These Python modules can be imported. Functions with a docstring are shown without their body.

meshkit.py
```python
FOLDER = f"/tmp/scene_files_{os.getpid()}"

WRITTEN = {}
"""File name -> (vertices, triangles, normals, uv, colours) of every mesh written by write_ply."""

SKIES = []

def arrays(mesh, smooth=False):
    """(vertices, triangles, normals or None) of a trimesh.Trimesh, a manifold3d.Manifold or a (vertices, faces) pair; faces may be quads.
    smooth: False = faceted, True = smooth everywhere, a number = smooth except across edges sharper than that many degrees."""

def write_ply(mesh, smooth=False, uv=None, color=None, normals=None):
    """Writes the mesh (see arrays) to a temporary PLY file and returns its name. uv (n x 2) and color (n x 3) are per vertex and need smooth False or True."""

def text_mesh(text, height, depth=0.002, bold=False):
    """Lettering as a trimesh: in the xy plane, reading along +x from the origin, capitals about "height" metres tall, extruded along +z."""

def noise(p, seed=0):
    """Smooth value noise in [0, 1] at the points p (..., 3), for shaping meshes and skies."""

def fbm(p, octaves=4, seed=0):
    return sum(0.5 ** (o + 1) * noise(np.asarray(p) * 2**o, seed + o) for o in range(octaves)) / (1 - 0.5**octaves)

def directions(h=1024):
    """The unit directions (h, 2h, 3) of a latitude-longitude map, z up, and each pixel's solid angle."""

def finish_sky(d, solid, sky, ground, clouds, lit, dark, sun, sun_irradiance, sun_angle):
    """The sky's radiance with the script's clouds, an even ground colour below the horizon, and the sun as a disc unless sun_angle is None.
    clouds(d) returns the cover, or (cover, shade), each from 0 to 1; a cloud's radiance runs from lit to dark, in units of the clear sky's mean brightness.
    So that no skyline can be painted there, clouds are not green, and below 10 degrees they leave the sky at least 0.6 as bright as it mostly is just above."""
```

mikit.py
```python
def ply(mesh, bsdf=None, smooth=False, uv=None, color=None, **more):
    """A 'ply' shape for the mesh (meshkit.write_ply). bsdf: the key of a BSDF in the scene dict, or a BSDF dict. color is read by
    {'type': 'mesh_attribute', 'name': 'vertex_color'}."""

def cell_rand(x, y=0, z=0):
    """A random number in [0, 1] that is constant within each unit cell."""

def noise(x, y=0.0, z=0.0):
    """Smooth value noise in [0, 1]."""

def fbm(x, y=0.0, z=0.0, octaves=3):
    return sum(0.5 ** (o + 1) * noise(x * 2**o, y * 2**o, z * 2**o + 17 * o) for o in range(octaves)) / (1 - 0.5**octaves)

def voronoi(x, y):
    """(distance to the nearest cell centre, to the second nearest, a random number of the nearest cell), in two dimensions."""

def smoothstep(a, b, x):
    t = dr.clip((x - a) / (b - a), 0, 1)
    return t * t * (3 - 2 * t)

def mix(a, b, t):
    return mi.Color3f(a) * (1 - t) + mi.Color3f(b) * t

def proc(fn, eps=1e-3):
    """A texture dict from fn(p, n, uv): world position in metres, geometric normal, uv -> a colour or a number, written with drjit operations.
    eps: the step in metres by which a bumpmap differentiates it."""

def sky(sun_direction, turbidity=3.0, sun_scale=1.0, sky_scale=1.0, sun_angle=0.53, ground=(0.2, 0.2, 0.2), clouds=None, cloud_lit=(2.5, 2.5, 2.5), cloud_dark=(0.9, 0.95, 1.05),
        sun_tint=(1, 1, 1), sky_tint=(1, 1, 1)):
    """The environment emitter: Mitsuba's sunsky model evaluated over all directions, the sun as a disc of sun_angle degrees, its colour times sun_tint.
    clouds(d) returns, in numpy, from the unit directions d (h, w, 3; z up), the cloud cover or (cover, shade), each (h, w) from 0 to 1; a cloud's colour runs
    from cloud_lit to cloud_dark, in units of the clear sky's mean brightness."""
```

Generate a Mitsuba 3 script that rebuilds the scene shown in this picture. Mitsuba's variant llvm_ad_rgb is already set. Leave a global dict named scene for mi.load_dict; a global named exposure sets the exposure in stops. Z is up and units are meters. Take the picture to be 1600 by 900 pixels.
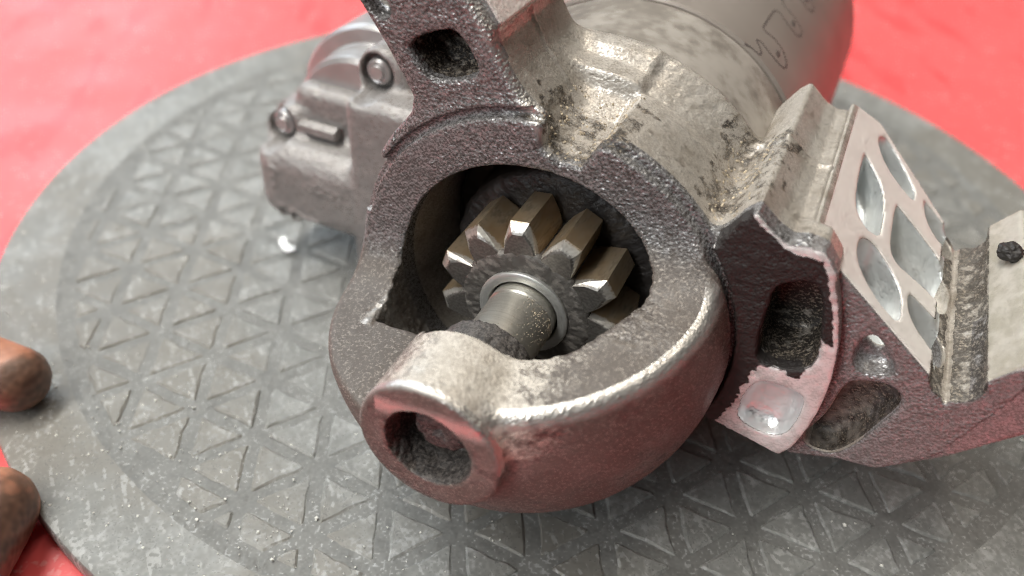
import math, random
import numpy as np, trimesh, shapely
import drjit as dr, mitsuba as mi
import mikit, meshkit
from mikit import noise, fbm, smoothstep, mix
from shapely.geometry import Polygon, Point
from scipy.sparse import coo_matrix

T = mi.ScalarTransform4f
random.seed(7); rng = np.random.default_rng(7)
scene, labels = {}, {}
MM = 0.001

# ------------------------------------------------------------------ camera, lights, exposure
CAM = np.array([-0.013551875, -0.2131430478, 0.1417856])      # metres; the mat's centre is the origin, its top is z = 0
PITCH, ROLL = 0.685971537, 0.0557376630
fwd = np.array([0, math.cos(PITCH), -math.sin(PITCH)])
right0 = np.array([1.0, 0, 0]); up0 = np.cross(right0, fwd)
cam_up = -right0 * math.sin(ROLL) + up0 * math.cos(ROLL)
scene['camera'] = {'type': 'thinlens', 'fov': 63.52, 'fov_axis': 'x', 'near_clip': 0.01, 'far_clip': 20.0,
                   'aperture_radius': 0.0013, 'focus_distance': 0.150,
                   'to_world': T().look_at(origin=CAM.tolist(), target=(CAM + fwd).tolist(), up=cam_up.tolist())}
exposure = -0.57

def panel(key, centre, target, w, h, rgb, label):
    d = np.subtract(target, centre); d = d / np.linalg.norm(d)
    up = [0, 0, 1] if abs(d[2]) < 0.95 else [0.386, 0.922, 0]
    scene[key] = {'type': 'rectangle', 'to_world': T().look_at(origin=list(centre), target=list(target), up=up) @ T().scale([w / 2, h / 2, 1]),
                  'emitter': {'type': 'area', 'radiance': {'type': 'rgb', 'value': list(rgb)}}}
    labels[key] = {'label': label, 'category': 'lamp'}
panel('workshop_window', (-1.9, 2.2, 1.7), (0, 0, 0), 1.9, 1.5, (6.6, 7.6, 8.4), 'large bright workshop window behind and left of the bench')
panel('ceiling_tube', (-0.85, -0.35, 1.7), (-0.85, -0.35, 0), 0.34, 2.4, (34, 33.2, 31.2), 'left fluorescent tube under the workshop ceiling')
panel('ceiling_tube_001', (0.55, 0.75, 1.7), (0.55, 0.75, 0), 0.16, 2.4, (15, 13.4, 11.2), 'right fluorescent tube under the workshop ceiling')
panel('open_doorway', (-1.7, -1.85, 1.35), (0, 0, 0), 1.1, 1.3, (9.0, 9.4, 9.6), 'bright open workshop doorway behind the camera')
panel('ceiling_fill', (0.1, -0.2, 2.6), (0.1, -0.2, 0), 4.5, 4.5, (.30, .285, .26), 'added wide fill panel standing in for light bounced off the ceiling')  # unseen fill, added in place of bounced ceiling light

# ------------------------------------------------------------------ the motor's own frame (mm): x right, y along the axis to the rear, z up
AZ = math.radians(22.7)
EX = np.array([math.cos(AZ), -math.sin(AZ), 0]); EB = np.array([math.sin(AZ), math.cos(AZ), 0]); EZ = np.array([0, 0, 1.0])
ORG = np.array([-11.41707299, -96.19544192, 40.0]) * MM
def to_world(v):
    v = np.asarray(v, float) * MM
    return ORG + v[:, :1] * EX + v[:, 1:2] * EB + v[:, 2:3] * EZ
def loc(p):
    dx, dy, dz = p.x - float(ORG[0]), p.y - float(ORG[1]), p.z - float(ORG[2])
    c, s = math.cos(AZ), math.sin(AZ)
    return (dx * c - dy * s) * 1000, (dx * s + dy * c) * 1000, dz * 1000

# ------------------------------------------------------------------ materials
def ref(k): return {'type': 'ref', 'id': k}
def principled(key, color, rough=0.5, metal=0.0, spec=0.5, bump=None, bscale=0.0001, beps=1.2e-4, **more):
    tex = lambda v: mikit.proc(v) if callable(v) else v
    b = {'type': 'principled', 'base_color': mikit.proc(color) if callable(color) else {'type': 'rgb', 'value': list(color)},
         'roughness': tex(rough), 'metallic': tex(metal), 'specular': spec, **more}
    if bump is not None:
        b = {'type': 'bumpmap', 'arbitrary': mikit.proc(bump, eps=beps), 'scale': bscale, 'bsdf': b}
    scene[key] = {'type': 'twosided', 'bsdf': b}

def clamp(v): return dr.clip(v, 0, 1)
PN = (0.6299, 0.7767); PC = 47.4 * PN[0] + 25.7 * PN[1]

def black_mask(x, y, z):          # baked-on soot of the flange face, with a ragged outline
    n = fbm(x * .45, y * .45, z * .45) - .5 + (noise(x * 1.6, y * 1.6, z * 1.6) - .5) * .35
    a = z - 11.0
    b = dr.minimum(50.2 - x, z - 2.0)
    c = 43.0 - x + 0.22 * (z - 2)
    m = dr.maximum(dr.maximum(a, b), c) + n * 2.3
    top = dr.minimum(dr.maximum(31.4 - 0.68 * (x - 36.0), 27.4) - z, 55.2 - dr.sqrt(x * x + z * z))
    m = dr.minimum(m, dr.maximum(top - 1.0, 35.2 - x) * 1.8 + n * 1.7)
    return smoothstep(-.15, .25, m) * dr.select((x > 31) & (y < 7.2) & (y > 3.9) & (x * x + z * z > 1462), 1.0, 0.0)

def alloy_parts(p, n):
    x, y, z = loc(p)
    r = dr.sqrt(x * x + z * z)
    n1 = fbm(x * .13, y * .13, z * .13)
    n2 = fbm(x * .6 + 9, y * .6, z * .6)
    g = noise(x * 2.7, y * 2.7, z * 2.7) * .55 + noise(x * 5.9, y * 5.9, z * 5.9) * .45
    machined = dr.select((dr.abs(x * PN[0] + z * PN[1] - PC) < .22) & (x > 46.0) & (x < 72), 1.0, 0.0)
    machined = dr.maximum(machined, dr.select((dr.abs(x * -.81 + z * .587 + 56.05) < .3) & (x > 75.5) & (z > 8.0), 1.0, 0.0))
    machined = dr.maximum(machined, dr.select((dr.abs(x * .80 + z * .60 - 21.9) < .35) & (z > 47) & (y > 8.5) & (x < -9), 1.0, 0.0))
    flange = dr.select((dr.abs(y - 4.5) < .3) & (r > 38.6) & (x > 28), 1.0, 0.0)
    soot = black_mask(x, y, z)
    # greasy grit in the notch, valley, ear hole and groove: patches with a grain of their own
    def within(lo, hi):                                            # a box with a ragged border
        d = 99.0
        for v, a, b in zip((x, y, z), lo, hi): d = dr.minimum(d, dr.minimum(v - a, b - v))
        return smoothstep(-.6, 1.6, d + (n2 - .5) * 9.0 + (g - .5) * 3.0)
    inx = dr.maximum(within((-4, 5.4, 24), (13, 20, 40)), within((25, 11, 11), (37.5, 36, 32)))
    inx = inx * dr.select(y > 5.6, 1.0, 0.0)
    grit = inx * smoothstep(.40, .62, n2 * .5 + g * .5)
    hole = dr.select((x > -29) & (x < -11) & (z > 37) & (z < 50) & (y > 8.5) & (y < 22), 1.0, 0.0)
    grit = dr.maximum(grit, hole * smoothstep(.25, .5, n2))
    grit = dr.maximum(grit, dr.select((x > 40) & (x < 51.9) & (z > 0) & (z < 22.3) & (r < 54) & (y > 5.2) & (y < 20), 1.0, 0.0) * smoothstep(.15, .4, n2))  # inside of the large flange hole set near-black
    grit = dr.maximum(grit, dr.select((x > 56) & (x < 69) & (z > -19) & (z < 3.5) & (y > 9.0) & (y < 20), 1.0, 0.0) * smoothstep(.12, .62, n2 * .6 + g * .4))  # inside of the slot pocket darkened the same way
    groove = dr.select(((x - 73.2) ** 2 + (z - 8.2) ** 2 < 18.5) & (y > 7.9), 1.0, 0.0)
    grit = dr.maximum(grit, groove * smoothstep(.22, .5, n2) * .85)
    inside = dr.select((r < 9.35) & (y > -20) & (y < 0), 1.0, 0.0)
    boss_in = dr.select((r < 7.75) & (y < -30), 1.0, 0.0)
    nose = dr.select(y < 4.9, 1.0, 0.0)
    # oil-dark patches on the cut top of the nose, a black stain on its left ledge
    nz = noise(x * .16 + 3, y * .16, z * .16)
    streak = fbm(x * .22, y * .5, z * .3)
    oil = smoothstep(.40, .62, n2 * .15 + n1 * .15 + nz * .3 + streak * .2 + g * .2 + clamp((x - 4) * .06) * .06)
    oil = dr.maximum(oil, smoothstep(-.2, .8, (-x - 10.5) * .45 + (n2 - .5) * 5.0) * dr.select(z < 6, 1.0, 0.0))
    face = smoothstep(1.6, 5.0, y + (n2 - .5) * 2.5) * dr.select(((x > 56) & (x < 66) & (z > 3.5) & (z < 13.2) & (y < 13) & (x * PN[0] + z * PN[1] - PC < -2.0)) | ((y < 8.6) | ((z > 45) & (y < 9.3)) | ((x > 64) & (y < 30) & ((x * PN[0] + z * PN[1] - PC < -2.0) | ((x > 76) & (x * -.81 + z * .587 + 56.05 < -1.2))))), 1.0, 0.0)
    nose = nose * (1 - face)
    hp = x * PN[0] + z * PN[1] - PC
    # highlights along the edges, painted in as bright worn metal
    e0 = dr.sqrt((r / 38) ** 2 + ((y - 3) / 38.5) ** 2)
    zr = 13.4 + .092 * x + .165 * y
    worn_glint = dr.select((e0 > .955) & (x > -9) & (y < 2), 1.0, 0.0) * smoothstep(2.4, .2, dr.abs(z - zr + .1) + (g - .5) * 2.2)
    worn_glint = dr.maximum(worn_glint, dr.select((y < -34.6) & (z > 0) & (r > 10.5), 1.0, 0.0) * smoothstep(2.0, .2, dr.abs(y + 35.0) + dr.abs(r - 12.5) + (g - .5) * 1.8))
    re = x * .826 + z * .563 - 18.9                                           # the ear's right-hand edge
    worn_glint = dr.maximum(worn_glint, dr.select((z > 30) & (x < 1) & (y < 11), 1.0, 0.0) * smoothstep(2.2, .5, dr.abs(re) * .8 + dr.abs(y - 6.9) * .6 + (g - .5) * 2.0))
    worn_glint = dr.maximum(worn_glint, dr.select((r > 25.5) & (r < 29) & (y > -13) & (y < 4) & (x < -15), 1.0, 0.0) * smoothstep(.9, .2, dr.abs(r - 27.0) * .5 + (g - .3) * 1.2) * .8)
    pocket = dr.select((hp < -.3) & (hp > -8.2) & (x > 48.5) & (x < 70.5) & (y > 11) & (y < 65), 1.0, 0.0)
    pocket = pocket * dr.select(((x < 52.3) & (y < 19)) | ((z < 13.2) & (y < 13.6)), 0.0, 1.0)
    pocket = dr.maximum(pocket, dr.select((x > 41.5) & (x < 52.6) & (z < -.7) & (z > -14.2) & (y > 4.9) & (y < 9.5), 1.0, 0.0))
    return dict(x=x, y=y, z=z, r=r, n1=n1, n2=n2, g=g, machined=machined, flange=flange, soot=soot, grit=grit * (1 - pocket), dark=dr.maximum(inside, boss_in), nose=nose, oil=oil, face=face * (1 - pocket), worn_glint=worn_glint, pocket=pocket)

def alloy_color(p, n, uv):
    q = alloy_parts(p, n)
    fine = q['g'] * .65 + q['n2'] * .35
    base = mix((.058, .048, .043), (.36, .335, .31), smoothstep(.34, .84, fine * .75 + q['n1'] * .25))                      # bronze-grey film in the grain of the cast skin
    # pale dust caked on the bearing tube, with a ragged border
    dx = (q['x'] - 1.0) / dr.select(q['x'] > 1.0, 17.0, 11.5)
    dust = smoothstep(-.15, .75, 1 - dx * dx + (q['n2'] - .5) * 1.1 + (q['g'] - .5) * .9) * dr.select((q['y'] < -13) & (q['y'] > -35.7) & (q['r'] > 9.4) & (q['z'] > 1.5), 1.0, 0.0)
    base = mix(base, mix((.36, .32, .27), (.60, .56, .50), smoothstep(.3, .75, fine)), dust * .85 * q['nose'])
    clean = dr.select(q['y'] > 8.6, 1.0, 0.0)
    base = mix(base, mix((.26, .23, .195), (.55, .515, .47), smoothstep(.25, .75, fine)), clean)
    base = mix(base, mix((.11, .085, .06), (.26, .215, .165), q['g']), smoothstep(.50, .66, q['n1'] * .55 + q['n2'] * .3 + q['g'] * .15) * clean * .6)
    spots = smoothstep(.60, .68, q['n2'] * .7 + q['n1'] * .3)
    base = mix(base, (.13, .11, .088), spots * (.6 - .3 * clean))
    base = mix(base, mix(mix((.060, .055, .052), (.12, .108, .103), dr.select(q['x'] > 45, 1.0, 0.0)), (.36, .355, .36), smoothstep(.30, .85, q['g'])), q['face'])
    base = mix(base, mix((.085, .070, .060), (.26, .23, .205), smoothstep(.50, .85, q['g'])), q['oil'] * q['nose'] * (1 - dust) * .85)
    base = mix(base, mix((.55, .53, .50), (.78, .76, .73), q['g']), q['worn_glint'] * .75)
    base = mix(base, mix((.60, .62, .62), (.72, .74, .74), q['n2']), q['pocket'])
    base = mix(base, mix((.72, .675, .64), (.80, .755, .72), q['n2']), q['machined'])
    st2 = dr.select(q['x'] > 75, 1.0, 0.0)
    stain = smoothstep(.30, .62, q['n2'] * .5 + q['n1'] * .5)
    base = mix(base, mix((.30, .275, .23), (.38, .35, .295), q['g']), q['machined'] * (st2 * (.80 + .2 * stain) + stain * .06))
    base = mix(base, mix((.44, .42, .405), (.66, .64, .63), smoothstep(.3, .6, q['n2'] * .5 + q['g'] * .5)), q['flange'])
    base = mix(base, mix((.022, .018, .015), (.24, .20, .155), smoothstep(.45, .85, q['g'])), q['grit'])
    base = mix(base, (.020, .0165, .0155), q['soot'])
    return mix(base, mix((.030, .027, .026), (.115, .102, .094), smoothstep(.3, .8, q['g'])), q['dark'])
def alloy_metal(p, n, uv):
    q = alloy_parts(p, n)
    m = .15 + .48 * smoothstep(.42, .75, q['g']) - .30 * q['oil'] * q['nose'] - .14 * q['face'] + .25 * q['pocket']
    m = m + (.85 - m) * q['worn_glint']
    return clamp(m * (1 - q['soot']) * (1 - .9 * q['grit']) * (1 - .9 * q['dark']) * (1 - .25 * q['machined']))
def alloy_rough(p, n, uv):
    q = alloy_parts(p, n)
    v = .36 - .10 * q['g'] - .05 * q['face'] + .02 * q['n1'] + .26 * q['oil'] * q['nose']
    v = v * (1 - q['machined']) + .50 * q['machined']
    v = v * (1 - q['flange']) + .36 * q['flange']
    v = v + (.38 - v) * q['worn_glint']
    return v + (.62 - v) * dr.maximum(q['soot'], dr.maximum(q['grit'], q['dark']))
def cast_bump(p, n, uv):
    x, y, z = loc(p)
    smoothish = dr.select((dr.abs(x * PN[0] + z * PN[1] - PC) < .3) & (x > 46) & (x < 72), .06, 1.0)
    smoothish = smoothish * dr.select((dr.abs(y - 4.5) < .25) & (x > 39), dr.select(black_mask(x, y, z) > .5, 1.5, .10), 1.0)
    smoothish = smoothish * dr.select((x > 41.5) & (x < 52.6) & (z < -.7) & (z > -14.2) & (y > 4.7) & (y < 9.5), .3, 1.0)
    return smoothish * (noise(x * 2.2, y * 2.2, z * 2.2) * .6 + noise(x * 4.6 + 5, y * 4.3, z * 4.3) * .4) * dr.select(y > 8.6, .65, 1.2 + 1.25 * smoothstep(2.5, 6.0, y))
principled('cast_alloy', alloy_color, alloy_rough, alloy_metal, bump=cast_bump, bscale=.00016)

def sol_color(p, n, uv):
    x, y, z = loc(p)
    a = fbm(x * .25, y * .25, z * .25); g = noise(x * 1.7, y * 1.7, z * 1.7)
    return mix(mix((.20, .19, .185), (.36, .345, .335), a), (.11, .09, .078), smoothstep(.45, .75, a * .4 + g * .6) * .45)
principled('solenoid_alloy', sol_color, .52, .4, bump=lambda p, n, uv: noise(p.x * 900, p.y * 900, p.z * 900), bscale=.00016)
def zinc_color(p, n, uv):
    x, y, z = loc(p)
    return mix((.32, .31, .305), (.46, .445, .445), fbm(x * .2, y * .2, z * .2))
principled('zinc', zinc_color, .38, .6)
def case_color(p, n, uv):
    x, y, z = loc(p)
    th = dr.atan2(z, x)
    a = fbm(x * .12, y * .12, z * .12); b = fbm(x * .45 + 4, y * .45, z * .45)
    lit_patch = smoothstep(.36, .64, a * .7 + b * .3)           # patches of light painted in as paler areas between dirty ones
    return mix(mix((.15, .132, .114), (.22, .195, .168), b), mix((.28, .255, .225), (.34, .312, .278), b), lit_patch)
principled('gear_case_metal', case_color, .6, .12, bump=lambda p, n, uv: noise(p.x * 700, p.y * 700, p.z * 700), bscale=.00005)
def can_color(p, n, uv):
    x, y, z = loc(p)
    return mix((.215, .187, .165), (.275, .243, .218), fbm(x * .08, y * .08, z * .08))
principled('can_metal', can_color, .40, .15)
principled('seam_dark', (.09, .075, .068), .6)

def steel_color(p, n, uv):
    x, y, z = loc(p)
    br = noise(y * 9.0, 1.0, 2.0) * .5 + noise(y * 23.0, 4.0, 2.0) * .5
    return mix((.46, .44, .39), (.60, .58, .53), br)
principled('shaft_steel', steel_color, .36, .85)
principled('ring_steel', lambda p, n, uv: mix((.42, .42, .40), (.55, .55, .53), fbm(p.x * 900, p.y * 900, p.z * 900)), .42, .7)
def tooth_color(p, n, uv):
    x, y, z = loc(p)
    a = fbm(x * .5, y * .25, z * .5); g = noise(x * 3, y * 1.2, z * 3)
    amber = mix((.33, .215, .11), (.47, .40, .30), a)
    amber = mix(amber, (.14, .11, .085), smoothstep(.5, .8, g * .4 + a * .6) * .4)
    worn = mix((.50, .47, .42), (.66, .64, .60), g)
    worn = mix(worn, mix((.14, .128, .118), (.26, .245, .225), g), 1 - smoothstep(1.2, 1.5, y + (g - .5) * .3))
    return mix(worn, amber, smoothstep(2.3, 2.8, y + (g - .5) * .5))
principled('tooth_steel', tooth_color, lambda p, n, uv: .30 + .14 * noise(p.x * 1500, p.y * 1500, p.z * 1500), .75)
def grease_color(p, n, uv):
    x, y, z = loc(p)
    return mix((.085, .078, .071), (.19, .175, .16), smoothstep(.45, .75, fbm(x * .9, y * .9, z * .9)))
principled('grease', grease_color, lambda p, n, uv: .40 + .25 * noise(p.x * 1100, p.y * 1100, p.z * 1100), .25, bump=lambda p, n, uv: fbm(p.x * 1400, p.y * 1400, p.z * 1400), bscale=.00022)
principled('grit_mineral', lambda p, n, uv: mix((.10, .08, .06), (.62, .52, .38), noise(p.x * 900, p.y * 900, p.z * 900)), .45)
principled('soot_clod', (.022, .019, .018), .55, bump=lambda p, n, uv: fbm(p.x * 1500, p.y * 1500, p.z * 1500), bscale=.0003)
principled('white_plastic', (.88, .89, .90), .35)
principled('dust_speck', (.62, .61, .57), .6)

def rubber_color(p, n, uv):
    x, y = p.x * 1000, p.y * 1000
    a = fbm(x * .035, y * .035, 1.0); b = fbm(x * .22, y * .22, 5.0); g = noise(x * 1.5, y * 1.5, 2.0)
    h = noise(x * 3.4, y * 3.4, 7.0); w = noise(x * .9 + y * .5, y * .14 - x * .2, 6.0)
    c = mix((.165, .167, .158), (.265, .267, .256), smoothstep(.25, .75, a * .35 + b * .35 + g * .3))
    c = mix(c, (.165, .152, .13), smoothstep(.50, .68, fbm(x * .02 + 3, y * .02, 8.0)) * .6)                # oily brown stains
    c = mix(c, (.085, .085, .08), smoothstep(.62, .80, h * .6 + g * .4) * .5)                                # pores
    c = mix(c, (.38, .385, .375), smoothstep(.72, .84, w) * smoothstep(.35, .6, g) * .5)                     # scuffs
    return mix(c, (.36, .365, .36), smoothstep(.60, .85, b * .5 + g * .5) * .5)                               # chalky dust patches
principled('rubber', rubber_color, lambda p, n, uv: .46 + .2 * noise(p.x * 300, p.y * 300, 3.0), 0.0, spec=.5,
           bump=lambda p, n, uv: fbm(p.x * 500, p.y * 500, p.z * 500, 4), bscale=.00035, beps=2e-4)
def groove_color(p, n, uv):
    x, y = p.x * 1000, p.y * 1000
    b = fbm(x * .3, y * .3, 5.0); g = noise(x * 2.2, y * 2.2, 2.0)
    c = mix((.108, .108, .102), (.208, .208, .198), b * .6 + g * .4)
    return mix(c, (.40, .41, .41), smoothstep(.66, .90, g * .7 + b * .3) * .6)
principled('groove_rubber', groove_color, .62, bump=lambda p, n, uv: fbm(p.x * 900, p.y * 900, p.z * 900), bscale=.0004, beps=2e-4)
def red_color(p, n, uv):
    x, y = p.x * 1000, p.y * 1000
    a = fbm(x * .015, y * .015, 2.0)
    c = mix((.72, .090, .095), (.77, .108, .11), a)
    c = mix(c, (.80, .32, .31), smoothstep(.72, .88, noise(x * .55, y * .55, 9.0) * .75 + noise(x * 1.9, y * 1.9, 3.0) * .25) * .5)      # dust lying on the paint
    return mix(c, (.50, .022, .03), smoothstep(.60, .70, fbm(x * .09, y * .03 + x * .05, 4.0)) * .35)
principled('red_paint', red_color, lambda p, n, uv: .44 + .16 * noise(p.x * 60, p.y * 60, 2.0), spec=.6, bump=lambda p, n, uv: fbm(p.x * 160, p.y * 160, 1.0), bscale=.00025, beps=5e-4)
def skin_color(p, n, uv):
    x, y, z = p.x * 1000, p.y * 1000, p.z * 1000
    a = fbm(x * .16, y * .16, z * .16); g = noise(x * .9, y * .9, z * .9)
    lx, ly, lz = loc(p)
    tip = dr.sqrt((lx + 97) ** 2 + (ly + 37) ** 2 + (lz + 39) ** 2)   # distance from the undersides of thumb and finger tip, darkest there
    tip = dr.minimum(tip, dr.sqrt((lx + 73) ** 2 + (ly + 68) ** 2 + (lz + 40) ** 2) * 1.1)
    grime = smoothstep(.40, .64, a * .6 + g * .14 + noise(x * .07 + 2, y * .07, z * .07) * .2 + smoothstep(16.0, 6.0, tip) * .7 - .03)
    return mix(mix((.36, .155, .092), (.47, .22, .14), g), mix((.035, .024, .018), (.13, .075, .05), g), grime * .9)
principled('grimy_skin', skin_color, .42, bump=lambda p, n, uv: noise(p.x * 900, p.y * 900, p.z * 900), bscale=.0001)

# ------------------------------------------------------------------ helpers: distance fields (mm) to meshes
def smin(a, b, k):
    h = np.maximum(k - np.abs(a - b), 0) / k
    return np.minimum(a, b) - h * h * k * .25
def smax(a, b, k): return -smin(-a, -b, k)
def poly2(u, v, pts):
    pts = np.asarray(pts, np.float32); d = np.full(u.shape, 1e9, np.float32); s = np.zeros(u.shape, bool)
    for (ax, ay), (bx, by) in zip(pts, np.roll(pts, -1, 0)):
        ex, ey = bx - ax, by - ay; wx, wy = u - ax, v - ay
        t = np.clip((wx * ex + wy * ey) / (ex * ex + ey * ey), 0, 1)
        d = np.minimum(d, (wx - ex * t) ** 2 + (wy - ey * t) ** 2)
        c = ((ay <= v) & (by > v) | (by <= v) & (ay > v))
        if abs(ey) > 1e-9: s ^= c & (u < ax + ex * (v - ay) / ey)
    return np.where(s, -1, 1) * np.sqrt(d)
def slab(v, a, b): return np.maximum(a - v, v - b)
def box3(x, y, z, lo, hi, r=0.0):
    qx = np.abs(x - (lo[0] + hi[0]) / 2) - (hi[0] - lo[0]) / 2 + r; qy = np.abs(y - (lo[1] + hi[1]) / 2) - (hi[1] - lo[1]) / 2 + r; qz = np.abs(z - (lo[2] + hi[2]) / 2) - (hi[2] - lo[2]) / 2 + r
    return np.sqrt(np.maximum(qx, 0) ** 2 + np.maximum(qy, 0) ** 2 + np.maximum(qz, 0) ** 2) + np.minimum(np.maximum(qx, np.maximum(qy, qz)), 0) - r
def cone(x, y, z, a, b, ra, rb):
    a, b = np.asarray(a, float), np.asarray(b, float); ab = b - a
    t = np.clip(((x - a[0]) * ab[0] + (y - a[1]) * ab[1] + (z - a[2]) * ab[2]) / (ab @ ab), 0, 1)
    return np.sqrt((x - a[0] - ab[0] * t) ** 2 + (y - a[1] - ab[1] * t) ** 2 + (z - a[2] - ab[2] * t) ** 2) - (ra + (rb - ra) * t)

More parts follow.
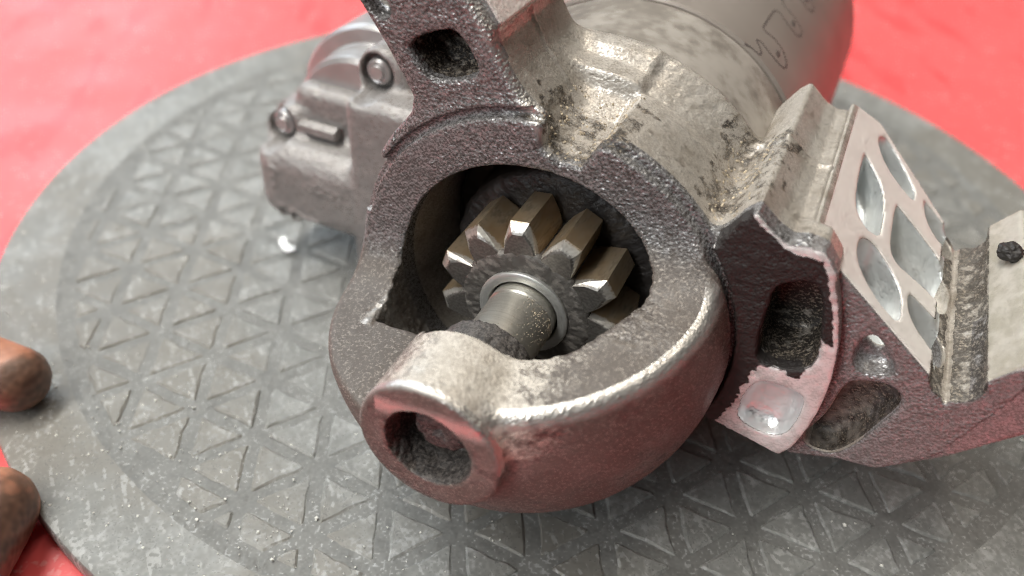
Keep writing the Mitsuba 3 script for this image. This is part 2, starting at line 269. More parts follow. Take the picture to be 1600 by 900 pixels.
def surf(f, lo, hi, h, c=4, disp=None):
    lo = np.asarray(lo, float); n = (np.ceil((np.asarray(hi) - lo) / h / c).astype(int)) * c
    def ev(P):
        out = np.empty(len(P), np.float32)
        for i in range(0, len(P), 150000):
            q = P[i:i + 150000].astype(np.float32); out[i:i + 150000] = f(q[:, 0], q[:, 1], q[:, 2])
        return out
    cc = np.stack(np.meshgrid(*[np.arange(k) for k in n // c], indexing='ij'), -1).reshape(-1, 3)
    keep = cc[np.abs(ev(lo + (cc + .5) * c * h)) < c * h * 1.15]
    off = np.stack(np.meshgrid(*[np.arange(c + 1)] * 3, indexing='ij'), -1).reshape(-1, 3)
    mask = np.zeros(n + 1, bool)
    for o in off: mask[tuple((keep * c + o).T)] = True
    pts = np.argwhere(mask); val = np.full(n + 1, np.nan, np.float32); val[mask] = ev(lo + pts * h)
    ids, pos, quads = [], [], []
    N1, N2 = int(n[1]), int(n[2])
    for ax in range(3):
        sa = [slice(None)] * 3; sb = [slice(None)] * 3; sa[ax] = slice(None, -1); sb[ax] = slice(1, None)
        A, B = val[tuple(sa)], val[tuple(sb)]
        with np.errstate(invalid='ignore'): cr = ((A < 0) != (B < 0)) & np.isfinite(A) & np.isfinite(B)
        e = np.argwhere(cr); u, w = (ax + 1) % 3, (ax + 2) % 3
        ok = (e[:, u] > 0) & (e[:, w] > 0) & (e[:, u] < n[u]) & (e[:, w] < n[w]); e = e[ok]
        a, b = A[tuple(e.T)], B[tuple(e.T)]; p = e.astype(float); p[:, ax] += a / (a - b)
        q = []
        for du, dw in ((-1, -1), (0, -1), (0, 0), (-1, 0)):
            k = e.copy(); k[:, u] += du; k[:, w] += dw
            q.append((k[:, 0] * N1 + k[:, 1]) * N2 + k[:, 2])
        q = np.stack(q, 1); q[a >= 0] = q[a >= 0][:, ::-1]
        quads.append(q); ids.append(q.reshape(-1)); pos.append(np.repeat(p, 4, 0))
    ids, pos, quads = np.concatenate(ids), np.concatenate(pos), np.concatenate(quads)
    un, inv = np.unique(ids, return_inverse=True); cnt = np.bincount(inv)
    v = lo + np.stack([np.bincount(inv, pos[:, k]) / cnt for k in range(3)], 1) * h
    qi = np.searchsorted(un, quads)
    for _ in range(2):
        d = ev(v); e = h * .3
        g = np.stack([ev(v + np.eye(3)[k] * e) - d for k in range(3)], 1) / e
        v = v - np.clip(d / np.maximum((g * g).sum(1), .25), -h * .5, h * .5)[:, None] * g
    E_ = np.vstack([qi[:, [0, 1]], qi[:, [1, 2]], qi[:, [2, 3]], qi[:, [3, 0]]])
    A_ = coo_matrix((np.ones(2 * len(E_)), (np.r_[E_[:, 0], E_[:, 1]], np.r_[E_[:, 1], E_[:, 0]])), shape=(len(v), len(v))).tocsr(); deg = np.maximum(np.asarray(A_.sum(1)), 1)
    for _ in range(2): v = .5 * v + .5 * (A_ @ v) / deg
    fcs = np.vstack([qi[:, [0, 1, 2]], qi[:, [0, 2, 3]]])
    if disp is not None:
        nn = g / np.maximum(np.linalg.norm(g, axis=1, keepdims=True), 1e-6); v = v + nn * disp(v)[:, None]
    return v, fcs

def add(key, mesh, mat, smooth=True, local=True, label=None):
    v, f = (mesh.vertices, mesh.faces) if hasattr(mesh, 'vertices') else mesh
    v = to_world(v) if local else np.asarray(v, float)
    scene[key] = mikit.ply(trimesh.Trimesh(v, f, process=False), mat, smooth=smooth)
    if label: labels.setdefault(key, {})['label'] = label
    return key
def numbered(base, i): return base if i == 0 else f'{base}_{i:03d}'
def lathe(prof, seg=96, axis_c=(0, 0)):
    """revolve (radius, y) pairs about the motor's axis (or a parallel one)"""
    prof = np.asarray(prof, float); th = np.linspace(0, 2 * np.pi, seg, endpoint=False); k = len(prof)
    v = np.stack([axis_c[0] + np.outer(np.cos(th), prof[:, 0]), np.tile(prof[:, 1], (seg, 1)), axis_c[1] + np.outer(np.sin(th), prof[:, 0])], -1).reshape(-1, 3)
    f = []
    i, j = np.meshgrid(np.arange(seg), np.arange(k - 1), indexing='ij'); i, j = i.ravel(), j.ravel(); i2 = (i + 1) % seg
    f = np.stack([i * k + j, i2 * k + j, i2 * k + j + 1, i * k + j + 1], 1)
    return v, np.vstack([f[:, [0, 1, 2]], f[:, [0, 2, 3]]])
def n3(v, s, seed=0): return meshkit.noise(np.asarray(v) * s, seed)

# ================================================================== the setting
def red_bench():
    v = np.array([[-1.6, -.265, -.006], [1.6, -.265, -.006], [1.6, 1.2, -.006], [-1.6, 1.2, -.006]])
    add('bench_top', (v, np.array([[0, 1, 2], [0, 2, 3]])), 'red_paint', smooth=False, local=False)
    labels['bench_top'] = {'label': 'glossy red painted bench top', 'kind': 'structure'}
red_bench()
# ================================================================== rubber mat
def rubber_mat():
    R, RB, G = .158, .1378, .00038
    prof = [(0, -.006), (R - .001, -.006), (R, -.0052), (R, -.0012), (R - .0004, -.0004), (R - .0014, 0), (RB + .0035, 0), (RB + .0006, -G * .75), (RB - .001, -G), (0, -G)]
    prof = np.array(prof); seg = 256; th = np.linspace(0, 2 * np.pi, seg, endpoint=False)
    sub = [prof[:7], prof[6:]]
    for nm, pr, m in (('rim', sub[0], 'rubber'), ('groove_floor', sub[1], 'groove_rubber')):
        k = len(pr); v = np.stack([np.outer(np.cos(th), pr[:, 0]), np.outer(np.sin(th), pr[:, 0]), np.tile(pr[:, 1], (seg, 1))], -1).reshape(-1, 3)
        i, j = np.meshgrid(np.arange(seg), np.arange(k - 1), indexing='ij'); i, j = i.ravel(), j.ravel(); i2 = (i + 1) % seg
        q = np.stack([i * k + j, i2 * k + j, i2 * k + j + 1, i * k + j + 1], 1)
        add('rubber_mat__' + nm, (v, np.vstack([q[:, [0, 1, 2]], q[:, [0, 2, 3]]])), m, smooth=40, local=False)
    labels['rubber_mat'] = {'label': 'round grey rubber mat with triangle tread lying on the red bench', 'category': 'mat'}
    s, t0 = .107083458 * .158, -.437921351; o = np.array([-.523930155, -.560658997]) * .158
    a1 = s * np.array([math.cos(t0), math.sin(t0)]); a3 = s * np.array([math.cos(t0 + math.pi / 3), math.sin(t0 + math.pi / 3)])
    disc = Point(0, 0).buffer(RB - .0008, 64)
    tris = []
    for i in range(-20, 26):
        for j in range(-20, 26):
            b = o + i * a1 + j * a3
            for tri in ((b, b + a1, b + a3), (b + a1, b + a1 + a3, b + a3)):
                c = np.mean(tri, 0)
                if np.hypot(*c) > RB + .006: continue
                w = .00115 + .0004 * rng.random()
                g = Polygon(tri).buffer(-w, join_style=2).intersection(disc)
                if g.is_empty or g.area < 8e-6: continue
                g = g.buffer(-.0004).buffer(.0004, 3)
                if g.is_empty or g.geom_type != 'Polygon': continue
                tris.append((c, g))
    def block(g, dz):
        ring = [g, g.buffer(-.00030, join_style=2)]
        if ring[1].is_empty or ring[1].geom_type != 'Polygon': return None
        outer = shapely.segmentize(g, .0022)
        P = np.array(outer.exterior.coords)[:-1]; C = P.mean(0)
        q3 = np.c_[P, P[:, :1] * 0] * 420; P = P + np.c_[meshkit.noise(q3, 1) - .5, meshkit.noise(q3, 2) - .5] * .0006
        inner = C + (P - C) * (1 - .00065 / np.maximum(np.linalg.norm(P - C, axis=1, keepdims=True), .002))
        n = len(P); tilt = rng.normal(0, .014, 2)
        z = lambda q, h: h + (q - C) @ tilt
        v = np.vstack([np.c_[P, np.full(n, -.0006)], np.c_[P, z(P, dz - .00032)], np.c_[inner, z(inner, dz)], [[C[0], C[1], dz]]])
        f = []
        for i in range(n):
            k = (i + 1) % n
            for l in (0, n): f += [[l + i, l + k, l + n + k], [l + i, l + n + k, l + n + i]]
            f.append([2 * n + i, 2 * n + k, 3 * n])
        if Polygon(P).exterior.is_ccw is False: f = [q[::-1] for q in f]
        return v, np.array(f)
    fw = lambda c: (np.array([c[0], c[1], 0]) - CAM)
    def vis(c):
        d = fw(c); zc = d @ fwd; r_ = right0 * math.cos(ROLL) + up0 * math.sin(ROLL)
        if zc < .02: return 9
        u_, v_ = (d @ r_) / zc / .619, (d @ cam_up) / zc / .348
        return max(abs(u_), abs(v_)) if max(abs(u_), abs(v_)) > 1.1 else np.linalg.norm(d) - 1
    tris.sort(key=lambda q: vis(q[0]))
    rest, k = [], 0
    for c, g in tris:
        m = block(g, .0000 + rng.normal(0, .00010))
        if m is None: continue
        if k < 296: add('rubber_mat__' + numbered('tread_block', k), m, 'rubber', smooth=25, local=False)
        else: rest.append(trimesh.Trimesh(*m, process=False))
        k += 1
    if rest:
        m = trimesh.util.concatenate(rest); add('rubber_mat__far_tread', m, 'rubber', smooth=25, local=False)
        labels['rubber_mat__far_tread'] = {'kind': 'stuff'}
rubber_mat()

# ================================================================== starter motor
SM = 'starter_motor'
labels[SM] = {'label': 'greasy aluminium starter motor on the rubber mat with its pinion gear exposed', 'category': 'starter motor'}
def interp(y, xs, ys): return np.interp(y, xs, ys).astype(np.float32)
FL = [(30, 12), (31, 22), (34, 29.4), (36, 31.4), (38.8, 28.9), (42, 27.3), (44.4, 28.0), (47.3, 27.6), (49.8, 24.6)]
FL += [(55 * math.cos(a), 55 * math.sin(a)) for a in np.radians(np.arange(24, -20, -4))] + [(51.2, -17.8), (37.5, -14.5), (30, -8)]
SHOULDER = [(28, -8), (29.5, 21), (31.5, 25.5), (34, 29.6), (36, 31.6), (37.6, 30.3), (40, 28.3), (42.3, 27.3), (44.4, 27.6), (46, 25.5), (46, 22), (46, -13)]
EAR = [(-33, 22), (-29.8, 27.5), (-26.8, 31.5), (-26.2, 34.9), (-28.6, 39.1), (-31.5, 43.7), (-36.1, 50), (-54, 74.6), (-30, 76), (-14.6, 53.6), (-11, 49.7), (-10.4, 47.2), (-7.3, 42.4), (-3, 37.4), (-1.2, 34), (0.5, 30.5), (-5, 24)]
EHOLE = [(-27.4, 44.9), (-19.1, 49.1), (-16.2, 48.1), (-12.6, 42.8), (-14.3, 40.9), (-21.6, 38.6), (-25.3, 41.6)]
BHOLE = [(41.6, 4), (41.4, 16), (42.1, 19.6), (45.1, 21.6), (47.8, 21.9), (49.4, 19.1), (50.9, 12.9), (51.9, 6.0), (49.8, 3.4), (44.5, 2.1)]
SPOCK = [(43.9, -1.6), (47.1, -1.0), (51.1, -1.3), (52.3, -3.1), (52.2, -8.1), (51.1, -12.6), (48, -13.9), (43.2, -12.9), (41.9, -10.8), (42.3, -4.7)]

def chaikin(P, n):
    P = np.array(P, float)
    for _ in range(n): Q = np.roll(P, -1, 0); P = np.stack([P * .75 + Q * .25, P * .25 + Q * .75], 1).reshape(-1, 2)
    return P
EHOLE, BHOLE, SPOCK = chaikin(EHOLE, 1), chaikin(BHOLE, 1), chaikin(SPOCK, 2)
def f_housing(x, y, z):
    r = np.sqrt(x * x + z * z)
    # nose: ellipsoidal bowl, its upper front cut away
    e0 = np.sqrt((r / 38) ** 2 + ((y - 3) / 38.5) ** 2) + 1e-6; e1 = np.sqrt((r / 38 ** 2) ** 2 + ((y - 3) / 38.5 ** 2) ** 2) + 1e-9
    bowl = np.where(y < 3, e0 * (e0 - 1) / e1, r - 38)
    zr = 13.4 + .092 * x + .165 * y; zl = -2.9 + .12 * np.clip(x + 24, -16, 6)
    w = np.clip((x + 11.5) / 5.5, 0, 1); w = w * w * (3 - 2 * w)
    zc = zl + (zr - zl) * w
    kB = (z - zc) * .8
    keep = smin(5.3 - y, kB, 11.0)
    nose = smax(smax(bowl, keep, 1.6), y - 8.0, .5)
    tube = smax(r - 12.6, np.maximum(-36.4 - y, y + 20), .9)
    nose = smin(nose, tube, 1.6)
    cav = smax(r - interp(y, [-23, -22, -20, -17, -10, -4, 0, 4, 8, 60], [6, 12, 16.5, 20, 24.0, 27.3, 28.1, 28.2, 28.2, 28.2]), -(y + 22.5), 1)
    cav = smax(cav, (-11.6 - y) - np.clip(x + 14, 0, 6.5) * 1.75, 1.2)
    cav = np.minimum(cav, smax(smax(r - 26.2, x + 9, 3.0), -11.2 - y, 1.2))
    # barrel behind the rim
    R1 = interp(y, [5, 23, 27, 33, 36, 38], [38.3, 38.0, 37.2, 38.2, 40.3, 40.5]); R2 = interp(y, [5, 12, 20, 25.2, 26.2, 31.5, 34.0, 36.5, 38], [31.0, 31.2, 32.6, 35.4, 38.6, 38.6, 40.3, 40.9, 40.8])
    ang = np.arctan2(z, x); t = np.clip((ang - math.radians(73.6)) / math.radians(3.4), 0, 1); t = t * t * (3 - 2 * t)
    t = np.where(x < -30, 0, t)
    Rb = R1 + (R2 - R1) * t
    barrel = np.maximum((r - Rb) * .7, slab(y, 6.3, 38))
    front = np.where((ang > math.radians(75)) & (x > -6), 31.0, 36.9)
    rim = np.maximum(r - 36.9, slab(y, 5.3, 8))
    notch = np.maximum(poly2(x, z, [(-.4, 45), (-.6, 32.4), (2.6, 30.8), (6.5, 30.9), (9.8, 36.5), (10.6, 45)]), slab(y, -5, 9.5))
    body = smin(nose, smax(np.minimum(barrel, rim), -1e3 + 0 * r, 1), .6)
    flange = smax(poly2(x, z, FL) - .2, slab(y, 4.5, 13), .7)
    sh = smax(poly2(x, z, SHOULDER), slab(y, 6.0, 58), 1.2)
    ribline = np.sqrt((y - 32) ** 2 + np.minimum(np.abs(poly2(x, z, SHOULDER)), 9) ** 2) - .6
    sh = np.minimum(sh, np.where(z > 18, ribline, 9))
    flange = np.minimum(flange, sh)
    body = smin(body, flange, 3.0)
    ear = smax(poly2(x, z, EAR), slab(y, 6.4, 36), 1.6)
    erib = np.sqrt((y - 22) ** 2 + np.minimum(np.abs(poly2(x, z, EAR)), 9) ** 2) - .5
    ear = np.minimum(ear, np.where((z > 33) & (x > -16), erib, 9))
    body = smin(body, ear, 3.0)
    pad = smax(poly2(x, z, [(-10.3, 50.3), (-24, 68.6), (-30, 66), (-14, 47)]), slab(y, 9, 30), .5)
    body = np.minimum(body, pad)
    body = smax(body, -np.where(y > 20, 9, smax(notch, r - 60, .5)) * .9, 1.4)
    groove = np.maximum(np.abs(r - 37.7) - .85, np.maximum(y - 7.1, 3.2 - y)); groove = np.where((z > 8) | (x > 36), groove, 9)
    body = smax(body, -groove, .35)
    body = smax(body, -smax(poly2(x, z, EHOLE) + .25, slab(y, -5, 15 - .25 * (x + 20)), 2.0), 1.1)
    oval = (np.sqrt(((x + 32.6) * .72 - (z - 50.8) * -.69) ** 2 * 3 + ((x + 32.6) * .69 * -1 + (z - 50.8) * .72) ** 2) - 3.4) * .6
    body = smax(body, -smax(oval, slab(y, 0, 9.5), 1.5), .8)
    body = smax(body, -smax(poly2(x, z, BHOLE) + .1, slab(y, 0, 17), 1.2), .8)
    sp = smax(poly2(x, z, SPOCK), slab(y, 0, 8.2), 4.0)
    body = smax(body, -sp, .5)
    body = smax(body, -np.maximum(cav, y - 60), .35)
    hub = smax(r - 9.15, slab(y, -36, -14), .7)
    body = np.minimum(body, hub)
    bore = smax(smax(r - 7.55, slab(y, -60, -28.5), .3), -smax(r - 5.2, slab(y, -32.4, -20), 2.6), 1.2)
    bore = smin(bore, np.sqrt(r * r + ((y + 33.0) * 1.3) ** 2) - 1.7, .5)
    body = smax(body, -bore, .45)
    return body
def d_housing(v):
    x, y, z = v.T; r = np.hypot(x, z)
    a = np.full(len(v), .025)
    soot = (y < 6) & (x > 31) & (r > 38.3) & ((z > 9) | (x < 43.5))
    a = np.where(soot, .26, a)
    a = np.where((x > -3) & (x < 12) & (z > 24) & (y > 6.2) & (y < 19), .24, a)
    a = np.where((x > 25) & (x < 37) & (z > 12) & (z < 30) & (y > 9) & (y < 37), .14, a)
    a = np.where((x > 9) & (y > 24) & (y < 37.5) & (r < 41) & (z > 14), .13, a)
    a = np.where((x > -28) & (x < -12) & (z > 38) & (z < 49.5) & (y > 8), .55, a)
    a = np.where((r < 9.4) & (y > -20), .30, a); a = np.where((r < 7.7) & (y < -31), .45, a)
    a = np.where((np.abs(r - 27) < 1.6) & (y < 4) & (y > -13), np.where(x < -12, .65, .32), a)
    return a * ((n3(v, .9) - .5) * 1.3 + (n3(v, 2.0, 3) - .5) * .9)
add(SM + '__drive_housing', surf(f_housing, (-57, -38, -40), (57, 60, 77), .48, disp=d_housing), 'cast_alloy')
labels[SM + '__drive_housing'] = {'label': 'cast aluminium nose housing with cut-away front, bored boss and sooty flange'}

# ---- right-hand mounting bracket
BR = [(44.6, 27.9), (45.4, 27.32), (69.4, 7.86), (73, 3), (76.3, 9.8), (80.5, 15.6), (82.6, 15.8), (90, 9), (90.5, 5.5), (85.9, .9), (77.6, -8.6), (68.3, -16.8), (61.5, -17.6), (53, -20.5), (44, -12), (43.6, 20)]
PK = {'a': [(51.3, 58), (52.4, 62.4), (54.2, 63), (57.6, 60.8), (61.6, 56.6), (61.6, 52.8), (59.6, 51.6), (54.2, 52.6)],
      'b': [(49.4, 47.6), (50.2, 48.2), (54.4, 44.8), (55.6, 37), (55.8, 29), (54.6, 27), (52, 26.2), (49.8, 30.2)],
      'c': [(57.8, 43.8), (58.6, 44.6), (72, 43.2), (72, 30.2), (66.9, 29.6), (60, 26.6), (58.8, 27.4), (58, 30.5)],
      'd': [(52.2, 21.5), (53.6, 24), (55.8, 24.7), (60.9, 22.3), (62.3, 16), (62, 12.6), (60.4, 11.4), (56.7, 11.6), (52.6, 15)],
      'e': [(63.5, 56.6), (64.3, 57.6), (72, 57), (72, 49.4), (65.6, 48.8)],
      'f': [(63, 21.9), (64, 23.6), (72, 24.4), (72, 14.6), (65.4, 15.4), (63.4, 18)]}
PK = {k: chaikin(v, 2) for k, v in PK.items()}
TRI = chaikin([(57.0, 9.6), (58.4, 12.4), (59.8, 12.2), (64.6, 6.4), (62.6, 4.8), (57.8, 4.2)], 2)
SLOT = chaikin([(57.6, .6), (60.5, 2.6), (64.8, 3.2), (67.0, 1.0), (66.6, -2), (61.8, -15.8), (57.2, -17.4), (54.0, -15.2), (57.0, -8)], 2)
def f_bracket(x, y, z):
    sec = poly2(x, z, BR)
    s = (x - 47.4) * PN[1] - (z - 25.7) * PN[0]
    far = np.maximum(slab(y, np.where(x < 49, 8.0 + (49 - x) * .0, 8.0), 66), np.maximum((y - 61.5) - (s + 3) * .6, (y - 66) + np.maximum(s - 6, 0) * .33) * .85)
    dl = (x - 68.8) * .95 - (z + 6.5) * .31                                 # right of the crease the arm's face leans back
    far = smax(far, 8.0 - y + np.maximum(dl, 0) * .08 - np.maximum(-dl - 30, 0), .8)
    b = smax(sec, far, .9)
    h = x * PN[0] + z * PN[1] - PC                                          # height over the machined pad
    for k, pl in PK.items():
        p = poly2(x, y, pl)
        b = smax(b, -smax(p * .9, -6.8 - h, 3.6), .3)
    b = smax(b, -smax(poly2(x, z, BHOLE) + .1, slab(y, 0, 17), 1.2), .8)
    b = smax(b, -(np.sqrt((x - 73.2) ** 2 + (z - 8.2) ** 2) - 4.0), .35)
    b = smax(b, -smax(poly2(x, z, TRI), slab(y, 0, 12), 2.6), 1.2)
    b = smax(b, -smax(poly2(x, z, SLOT), slab(y, 0, 14.5), 3.0), 1.3)
    return b
def d_bracket(v):
    x, y, z = v.T; h = x * PN[0] + z * PN[1] - PC
    a = np.where(np.abs(h) < .35, 0.0, .03)
    a = np.where((np.hypot(x - 73.2, z - 8.2) < 4.6), .30, a)
    a = np.where((x > 56) & (x < 67) & (z < 2.5) & (z > -16) & (y > 9.5) & (y < 15), .28, a)
    return a * ((n3(v, .8) - .5) * 1.3 + (n3(v, 1.9, 3) - .5) * .9)
add(SM + '__mounting_bracket', surf(f_bracket, (43, 7, -22), (92, 67.5, 29), .48, disp=d_bracket), 'cast_alloy',
    label='right mounting bracket with two machined pads, six pockets and a grimy groove')

# ---- pinion, shaft, clutch
def pinion():
    key = SM + '__pinion_gear'
    prof = [(7.6, 6), (7.8, 1.2), (8.4, .9), (9.1, .75), (9.8, .7), (10.5, .7), (11.2, .75), (11.8, .8), (12.4, .9), (13.0, 1.2), (13.2, 1.8), (12.9, 2.6), (12.6, 6), (12.6, 14.4), (11, 15)]
    v, f = lathe(prof, 180); m = trimesh.Trimesh(v, f, process=False)
    v = np.array(m.vertices); nv = m.vertex_normals; v = v + nv * (((n3(v, .6) - .5) * .5 + (n3(v, 1.4, 5) - .5) * .25) * (v[:, 1] < 2.7))[:, None]
    add(key, (v, m.faces), 'grease', label='eleven-tooth pinion gear caked in dark grease')
    for i in range(11):
        phi = math.radians(65.4 + i * 360 / 11)
        rows = [(.95 + rng.uniform(0, .2), 3.2, 11.6, 2.4, 14.8, .95, 16.7), (1.75, 3.4, 11.4, 2.85, 15.2, 1.5, 17.8), (2.7, 3.5, 11.4, 3.0, 15.3, 1.85, 18.6), (13.4, 3.5, 11.4, 3.0, 15.3, 1.8, 18.6), (14.3, 3.2, 11.4, 2.5, 15.0, 1.2, 17.7), (14.9, 3, 11.4, 2.2, 14.6, .9, 17.0)]
        pts = []
        for y, a, ra, b, rb, c, rc in rows:
            for sgn in (-1, 1):
                for t_, rr in ((a, ra), (b, rb), (c, rc)):
                    pts.append((sgn * t_ + rng.normal(0, .03), y, rr))
        pts = np.array(pts); t, y, rr = pts.T
        w = np.stack([rr * math.cos(phi) - t * math.sin(phi), y, rr * math.sin(phi) + t * math.cos(phi)], 1)
        add(key + '__' + numbered('tooth', i), trimesh.Trimesh(w, [[0, 1, 2]], process=False).convex_hull, 'tooth_steel', smooth=12)
    add(SM + '__bushing_ring', lathe([(6.9, 3), (6.95, .35), (7.2, .05), (8.1, -.1), (8.75, 0), (8.98, .25), (9.0, 1.6)], 128), 'ring_steel', smooth=40)
    add(SM + '__shaft', lathe([(0, -27.5), (6.3, -27.5), (6.5, -26.8), (6.5, -2.6), (6.34, -2.4), (6.34, -1.9), (6.62, -1.6), (6.62, 30), (0, 30)], 128), 'shaft_steel', smooth=30)
    v, f = lathe([(9, 14.6), (17.5, 14.9), (20.5, 15.4), (21.6, 16.4), (21.8, 18), (21.8, 26), (24.5, 26.4), (27, 27), (27.3, 30), (27.4, 45), (0, 46)], 128)
    m = trimesh.Trimesh(v, f, process=False).subdivide(); v = np.array(m.vertices); v += m.vertex_normals * ((n3(v, .8) - .5) * .7)[:, None]
    add(SM + '__clutch_drum', (v, m.faces), 'soot_clod')
pinion()

# ---- gear case, motor can with its interlocked seam
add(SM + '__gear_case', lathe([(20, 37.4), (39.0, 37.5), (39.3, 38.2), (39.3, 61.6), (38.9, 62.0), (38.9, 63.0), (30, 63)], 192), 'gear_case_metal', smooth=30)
add(SM + '__motor_can', lathe([(30, 62.9), (39.3, 62.9), (39.9, 63.5), (39.9, 158), (39, 160), (36, 161.5), (0, 162)], 256), 'can_metal', smooth=30, label='smooth metal motor can with an interlocked seam')
def on_can(t, y, lift=.02):            # t = arc length (mm) from the top, clockwise
    a = math.pi / 2 - t / 39.9
    return np.array([(39.9 + lift) * math.cos(a), y, (39.9 + lift) * math.sin(a)])
def ribbon(path, w, lift=.03):
    P = np.array(path, float); d = np.gradient(P, axis=0); d /= np.maximum(np.linalg.norm(d, axis=1, keepdims=True), 1e-9); nn = np.c_[-d[:, 1], d[:, 0]]
    L, R_ = P + nn * w / 2, P - nn * w / 2; k = len(P)
    v = np.array([on_can(*q, lift) for q in L] + [on_can(*q, lift) for q in R_] + [on_can(*q, lift - .3) for q in L] + [on_can(*q, lift - .3) for q in R_]); f = []
    for i in range(k - 1): f += [[i, i + 1, k + i + 1], [i, k + i + 1, k + i], [2 * k + i, i + 1, i], [2 * k + i, 2 * k + i + 1, i + 1], [k + i, k + i + 1, 3 * k + i + 1], [k + i, 3 * k + i + 1, 3 * k + i]]
    return v, np.array(f)
def rounded(path, r=1.0, n=4):
    g = np.array(path, float); out = [g[0]]
    for a, b, c in zip(g[:-2], g[1:-1], g[2:]):
        u, w = (a - b) / np.linalg.norm(a - b), (c - b) / np.linalg.norm(c - b); q = min(r, np.linalg.norm(a - b) * .45, np.linalg.norm(c - b) * .45)
        for s in np.linspace(0, 1, n): out.append((1 - s) ** 2 * (b + u * q) + 2 * s * (1 - s) * b + s * s * (b + w * q))
    out.append(g[-1]); o2 = []
    for a, b in zip(out[:-1], out[1:]):
        m = max(1, int(np.linalg.norm(b - a) / .6)); o2 += [a + (b - a) * s for s in np.arange(m) / m]
    return o2 + [out[-1]]
seam = [(21.7, 63.4), (25.8, 64.4), (26.0, 65.9), (24.9, 67.3), (23.4, 68.6), (24.3, 69.9), (27.7, 69.3), (30.8, 69.8), (32.7, 71.2), (32.9, 73.4), (32.0, 75.2), (29.9, 76.6), (26.9, 76.9), (23.5, 75.4), (23.3, 78.0), (23.6, 88.8), (25.2, 90.1), (28.2, 88.9), (31.3, 89.4), (32.7, 91.2), (32.7, 93.6), (31.4, 95.2), (28.0, 95.7), (24.9, 95.0),
        (23.6, 97.5), (23.6, 106.5), (25.2, 108.0), (28.3, 107.0), (31.4, 107.6), (32.7, 109.4), (32.7, 111.8), (31.4, 113.3), (28.0, 113.8), (24.9, 113.2), (23.6, 116), (23.6, 126), (31, 127), (32, 131), (24, 132.6), (23.6, 158)]
add(SM + '__can_seam', ribbon(rounded(seam, 1.2), .62), 'seam_dark', smooth=False)
for i, (t, y) in enumerate(((29.5, 73.0), (29.4, 92.6), (29.6, 110.4))):
    m = trimesh.creation.icosphere(3, 1.0); m.apply_scale([.75, 1.5, .12]); c = on_can(t, y, -.02); a = math.pi / 2 - t / 39.9
    Rm = np.eye(4); Rm[:3, 0] = [-math.sin(a), 0, math.cos(a)]; Rm[:3, 1] = [0, 1, 0]; Rm[:3, 2] = [math.cos(a), 0, math.sin(a)]; Rm[:3, 3] = c
    m.apply_transform(Rm); add(SM + '__' + numbered('seam_punch', i), m, 'seam_dark')

# ---- solenoid on the left
def f_sol(x, y, z):
    a = box3(x, y, z, (-93, 35, -29), (-58, 56, -6.2), 6.5)
    b = box3(x, y, z, (-62.5, 35, -29), (-34, 58, 13.6), 3.4)
    s = smin(a, b, 2.0)
    l1 = smax(np.hypot(x + 57.0, z - 15.5) - 7.2, slab(y, 44, 60), 2.5); l2 = smax(np.hypot(x + 87, z + 6.5) - 7.2, slab(y, 44, 60), 2.5)
    s = smin(s, smin(l1, l2, 1), 2.5)
    w = box3(x, y, z, (-86, 47, -8), (-58, 60, 6), 3)
    s = smin(s, w, 3)
    s = np.minimum(s, box3(x, y, z, (-66, 39, -42), (-56, 50, -27), 3))
    s = smax(s, -smax(np.hypot(x + 58.2, z - 16.6) - 4.6, slab(y, 30, 48.5), .6), .8)
    s = smax(s, -smax(np.hypot(x + 88.5, z + 4.6) - 4.6, slab(y, 30, 48.5), .6), .8)
    # raised cast characters on the cover
    for cx, cz, rr, ws in ((-86.5, -13.2, 1.5, .5), (-86.5, -16.0, 1.5, .5), (-74.5, -14.6, 1.1, .45), (-71.5, -14.2, 1.3, .45), (-68.6, -14.8, 1.1, .45), (-66.0, -15.2, 1.0, .4), (-84, -24.5, 1.6, .5), (-80.2, -25.2, 1.6, .5)):
        q = np.sqrt((np.hypot(x - cx, z - cz) - rr) ** 2 + (y - 35.0) ** 2) - ws
        q = np.where((x < cx - .6) & (cx < -86), 9, q); q = np.where((x > cx + .9) & (cx == -84), 9, q)
        s = smin(s, q, .4)
    s = smin(s, np.sqrt(np.maximum(np.abs(x + 75.4) - 2.2, 0) ** 2 + (z + 25.0) ** 2 + (y - 35) ** 2) - .4, .4)
    return s
key = SM + '__solenoid_housing'
add(key, surf(f_sol, (-97, 33, -43), (-31, 63, 27), .6, disp=lambda v: .16 * ((n3(v, .7) - .5) + (n3(v, 1.7, 2) - .5))), 'solenoid_alloy', label='cast solenoid end cover with raised characters')
SC = (-69, -6)
add(SM + '__solenoid', lathe([(0, 52), (19.2, 52.2), (20.4, 53.2), (20.6, 54.5), (20.6, 60.5), (21.2, 61.4), (24.4, 62), (25.2, 63), (25.4, 64), (25.4, 112), (24, 113.5), (0, 114)], 128, SC), 'zinc', smooth=30)
def bolt(i, cx, cz, y0):
    k = SM + '__' + numbered('bolt', i)
    add(k, lathe([(0, y0), (1.6, y0), (2.0, y0 + .9), (2.6, y0 + .6), (3.2, y0 + 1.2), (3.4, y0 + 2.4), (3.4, y0 + 8)], 32, (cx, cz)), 'zinc', smooth=30)
bolt(0, -58.2, 16.6, 44.2); bolt(1, -88.5, -4.6, 44.4)
st = trimesh.creation.cylinder(2.0, 11, sections=6); st.apply_transform(trimesh.transformations.rotation_matrix(math.pi / 2, [0, 1, 0])); st.apply_translation([-77, 45.2, -3.6])
add(SM + '__terminal_stud', st, 'solenoid_alloy', smooth=30)

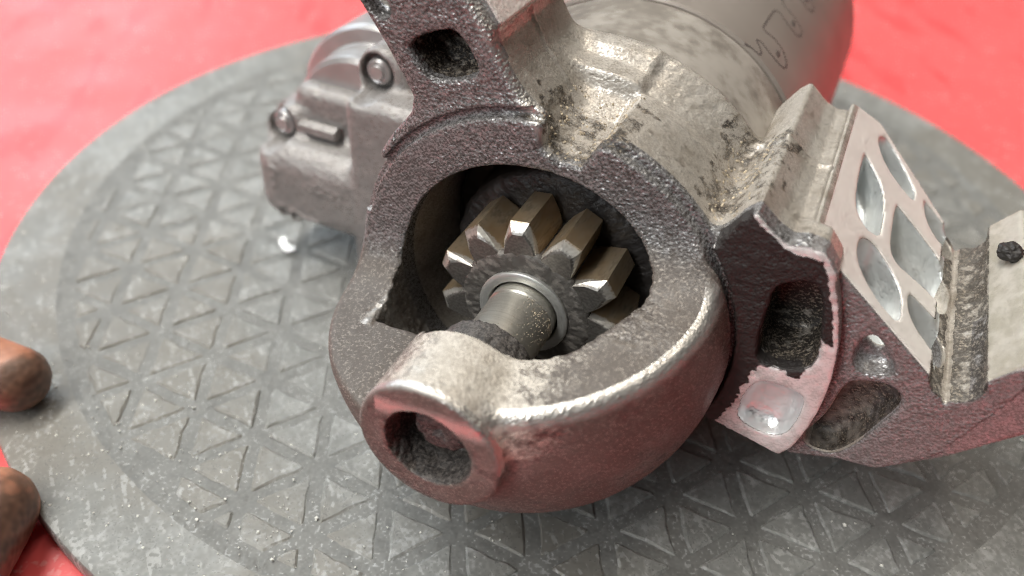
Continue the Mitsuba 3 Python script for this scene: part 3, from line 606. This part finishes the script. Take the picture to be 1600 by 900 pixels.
# ---- metal filings and grit
def grains(n, place, r0, r1):
    out = []
    for _ in range(n):
        m = trimesh.creation.icosphere(0, 1.0); m.vertices = m.vertices * rng.uniform(.6, 1.25, (len(m.vertices), 1)) * rng.uniform(r0, r1); m.apply_translation(place()); out.append(m)
    return trimesh.util.concatenate(out)
def p_shaft():
    a = math.radians(min(max(rng.normal(25, 28), -40), 88)); y = -abs(rng.normal(0, 5)) - .6; return [6.53 * math.cos(a), max(y, -13), 6.53 * math.sin(a)]
add(SM + '__filings', grains(330, p_shaft, .05, .15), 'grit_mineral', smooth=False); labels[SM + '__filings'] = {'kind': 'stuff'}
hv = np.array(meshkit.WRITTEN[scene[SM + '__drive_housing']['filename']][0], float); hl = np.c_[(hv - ORG) @ EX, (hv - ORG) @ EB, (hv - ORG) @ EZ] * 1000
hn = np.array(meshkit.WRITTEN[scene[SM + '__drive_housing']['filename']][2], float)
upn = hn[:, 2] > .25
cand = hl[upn & (((hl[:, 0] > -2) & (hl[:, 0] < 11) & (hl[:, 2] > 26) & (hl[:, 1] > 6.5) & (hl[:, 1] < 24)) | ((hl[:, 0] > 27) & (hl[:, 0] < 35) & (hl[:, 2] > 15) & (hl[:, 2] < 30) & (hl[:, 1] > 9) & (hl[:, 1] < 35)))]
if len(cand):
    add(SM + '__grit', grains(300, lambda: cand[rng.integers(len(cand))], .10, .34), 'grit_mineral', smooth=False); labels[SM + '__grit'] = {'kind': 'stuff'}

# ================================================================== small loose things
def lump(c, rad, sq, seed, mat, key, label, cat, amp=.45, local=True):
    m = trimesh.creation.icosphere(4, 1.0); v = m.vertices * (1 + amp * 2 * (meshkit.fbm(m.vertices * 1.6 + seed, 3) - .5))[:, None] * np.array(sq) * rad + np.array(c)
    add(key, (v, m.faces), mat, smooth=True); labels[key] = {'label': label, 'category': cat}
lump((78.6, 40.4, 15.4), 2.1, (1, 1, .8), 3, 'soot_clod', 'grime_clump', 'black clump of grime stuck on the far right machined pad', 'dirt')
def chip():
    P = [(-2.6, 1.7), (-1.6, 2.2), (-.9, 1.0), (.6, .3), (2.3, .5), (2.9, -.1), (2.0, -1.3), (.6, -1.6), (-1.0, -.8), (-2.4, .2)]
    m = trimesh.creation.extrude_polygon(Polygon(P).buffer(.25), .9, engine='earcut')
    m.apply_transform(trimesh.transformations.rotation_matrix(math.radians(20), [1, .3, 0])); v = m.vertices * 1.0 + np.array([-87.2, 37.4, -39.3]) 
    m.vertices = v; add('white_chip', m, 'white_plastic', smooth=20)
    labels['white_chip'] = {'label': 'small white plastic chip on the mat under the solenoid cover', 'category': 'chip'}
def mat_specks():
    out = []
    for _ in range(900):
        a = rng.uniform(0, 2 * np.pi); r = .157 * math.sqrt(rng.random())
        if rng.random() < .5: a = rng.normal(-2.2, .45); r = rng.normal(.137, .012)
        if r > .156: continue
        m = trimesh.creation.icosphere(0, 1.0); m.vertices = m.vertices * rng.uniform(.6, 1.3, (12, 1)) * rng.lognormal(math.log(.00018), .4); m.apply_translation([r * math.cos(a), r * math.sin(a), .0001]); out.append(m)
    add('mat_specks', trimesh.util.concatenate(out), 'dust_speck', smooth=False, local=False)
    labels['mat_specks'] = {'label': 'pale specks of dust and swarf scattered over the mat', 'category': 'dust', 'kind': 'stuff'}
chip(); mat_specks()

# ================================================================== the hand at the left edge
TH = [(-160, -58, -14), (-138, -47, -24), (-120, -41.0, -29.8), (-103.6, -36.2, -32.7)]; TR = [13, 10.5, 9.0, 7.3]
FG = [([(-176, -96, -22), (-120, -122, -24), (-72, -86, -36), (-83.6, -60.6, -37.4)], [11, 9.5, 9.4, 8.4]),
      ([(-184, -108, -22), (-140, -140, -26), (-102, -124, -35), (-80, -97, -38.3)], [11, 9.2, 8.3, 7.1]),
      ([(-194, -120, -22), (-152, -152, -28), (-120, -142, -36), (-96, -118, -38.4)], [10.5, 8.8, 8.0, 6.8]),
      ([(-204, -128, -22), (-172, -162, -30), (-146, -156, -36), (-128, -138, -39.0)], [9, 7.6, 7.0, 6.0])]
def f_hand(x, y, z):
    palm = cone(x, y, z, (-215, -92, -16), (-180, -104, -20), 20, 15); palm = smin(palm, cone(x, y, z, (-215, -92, -16), (-176, -88, -18), 18, 14), 8)
    palm = smin(palm, cone(x, y, z, (-215, -92, -16), (-198, -122, -21), 18, 11), 8)
    palm = smin(palm, cone(x, y, z, (-215, -88, -14), (-290, -60, 2), 20, 26), 14)
    d = palm; d = smin(d, cone(x, y, z, (-205, -84, -12), TH[0], 17, TR[0]), 8)
    for P, R_ in [(TH, TR)] + FG:
        f = None
        for a, b, ra, rb in zip(P[:-1], P[1:], R_[:-1], R_[1:]):
            c = cone(x, y, z, a, b, ra, rb); f = c if f is None else smin(f, c, 2.0)
        d = smin(d, f, 3.0 if P is TH else 2.0)
    return d
add('hand', surf(f_hand, (-312, -175, -50), (-54, -26, 30), 1.5, disp=lambda v: .25 * (n3(v, .45) - .5)), 'grimy_skin')
labels['hand'] = {'label': 'grimy bare hand gripping the rubber mat at the left edge', 'category': 'hand'}
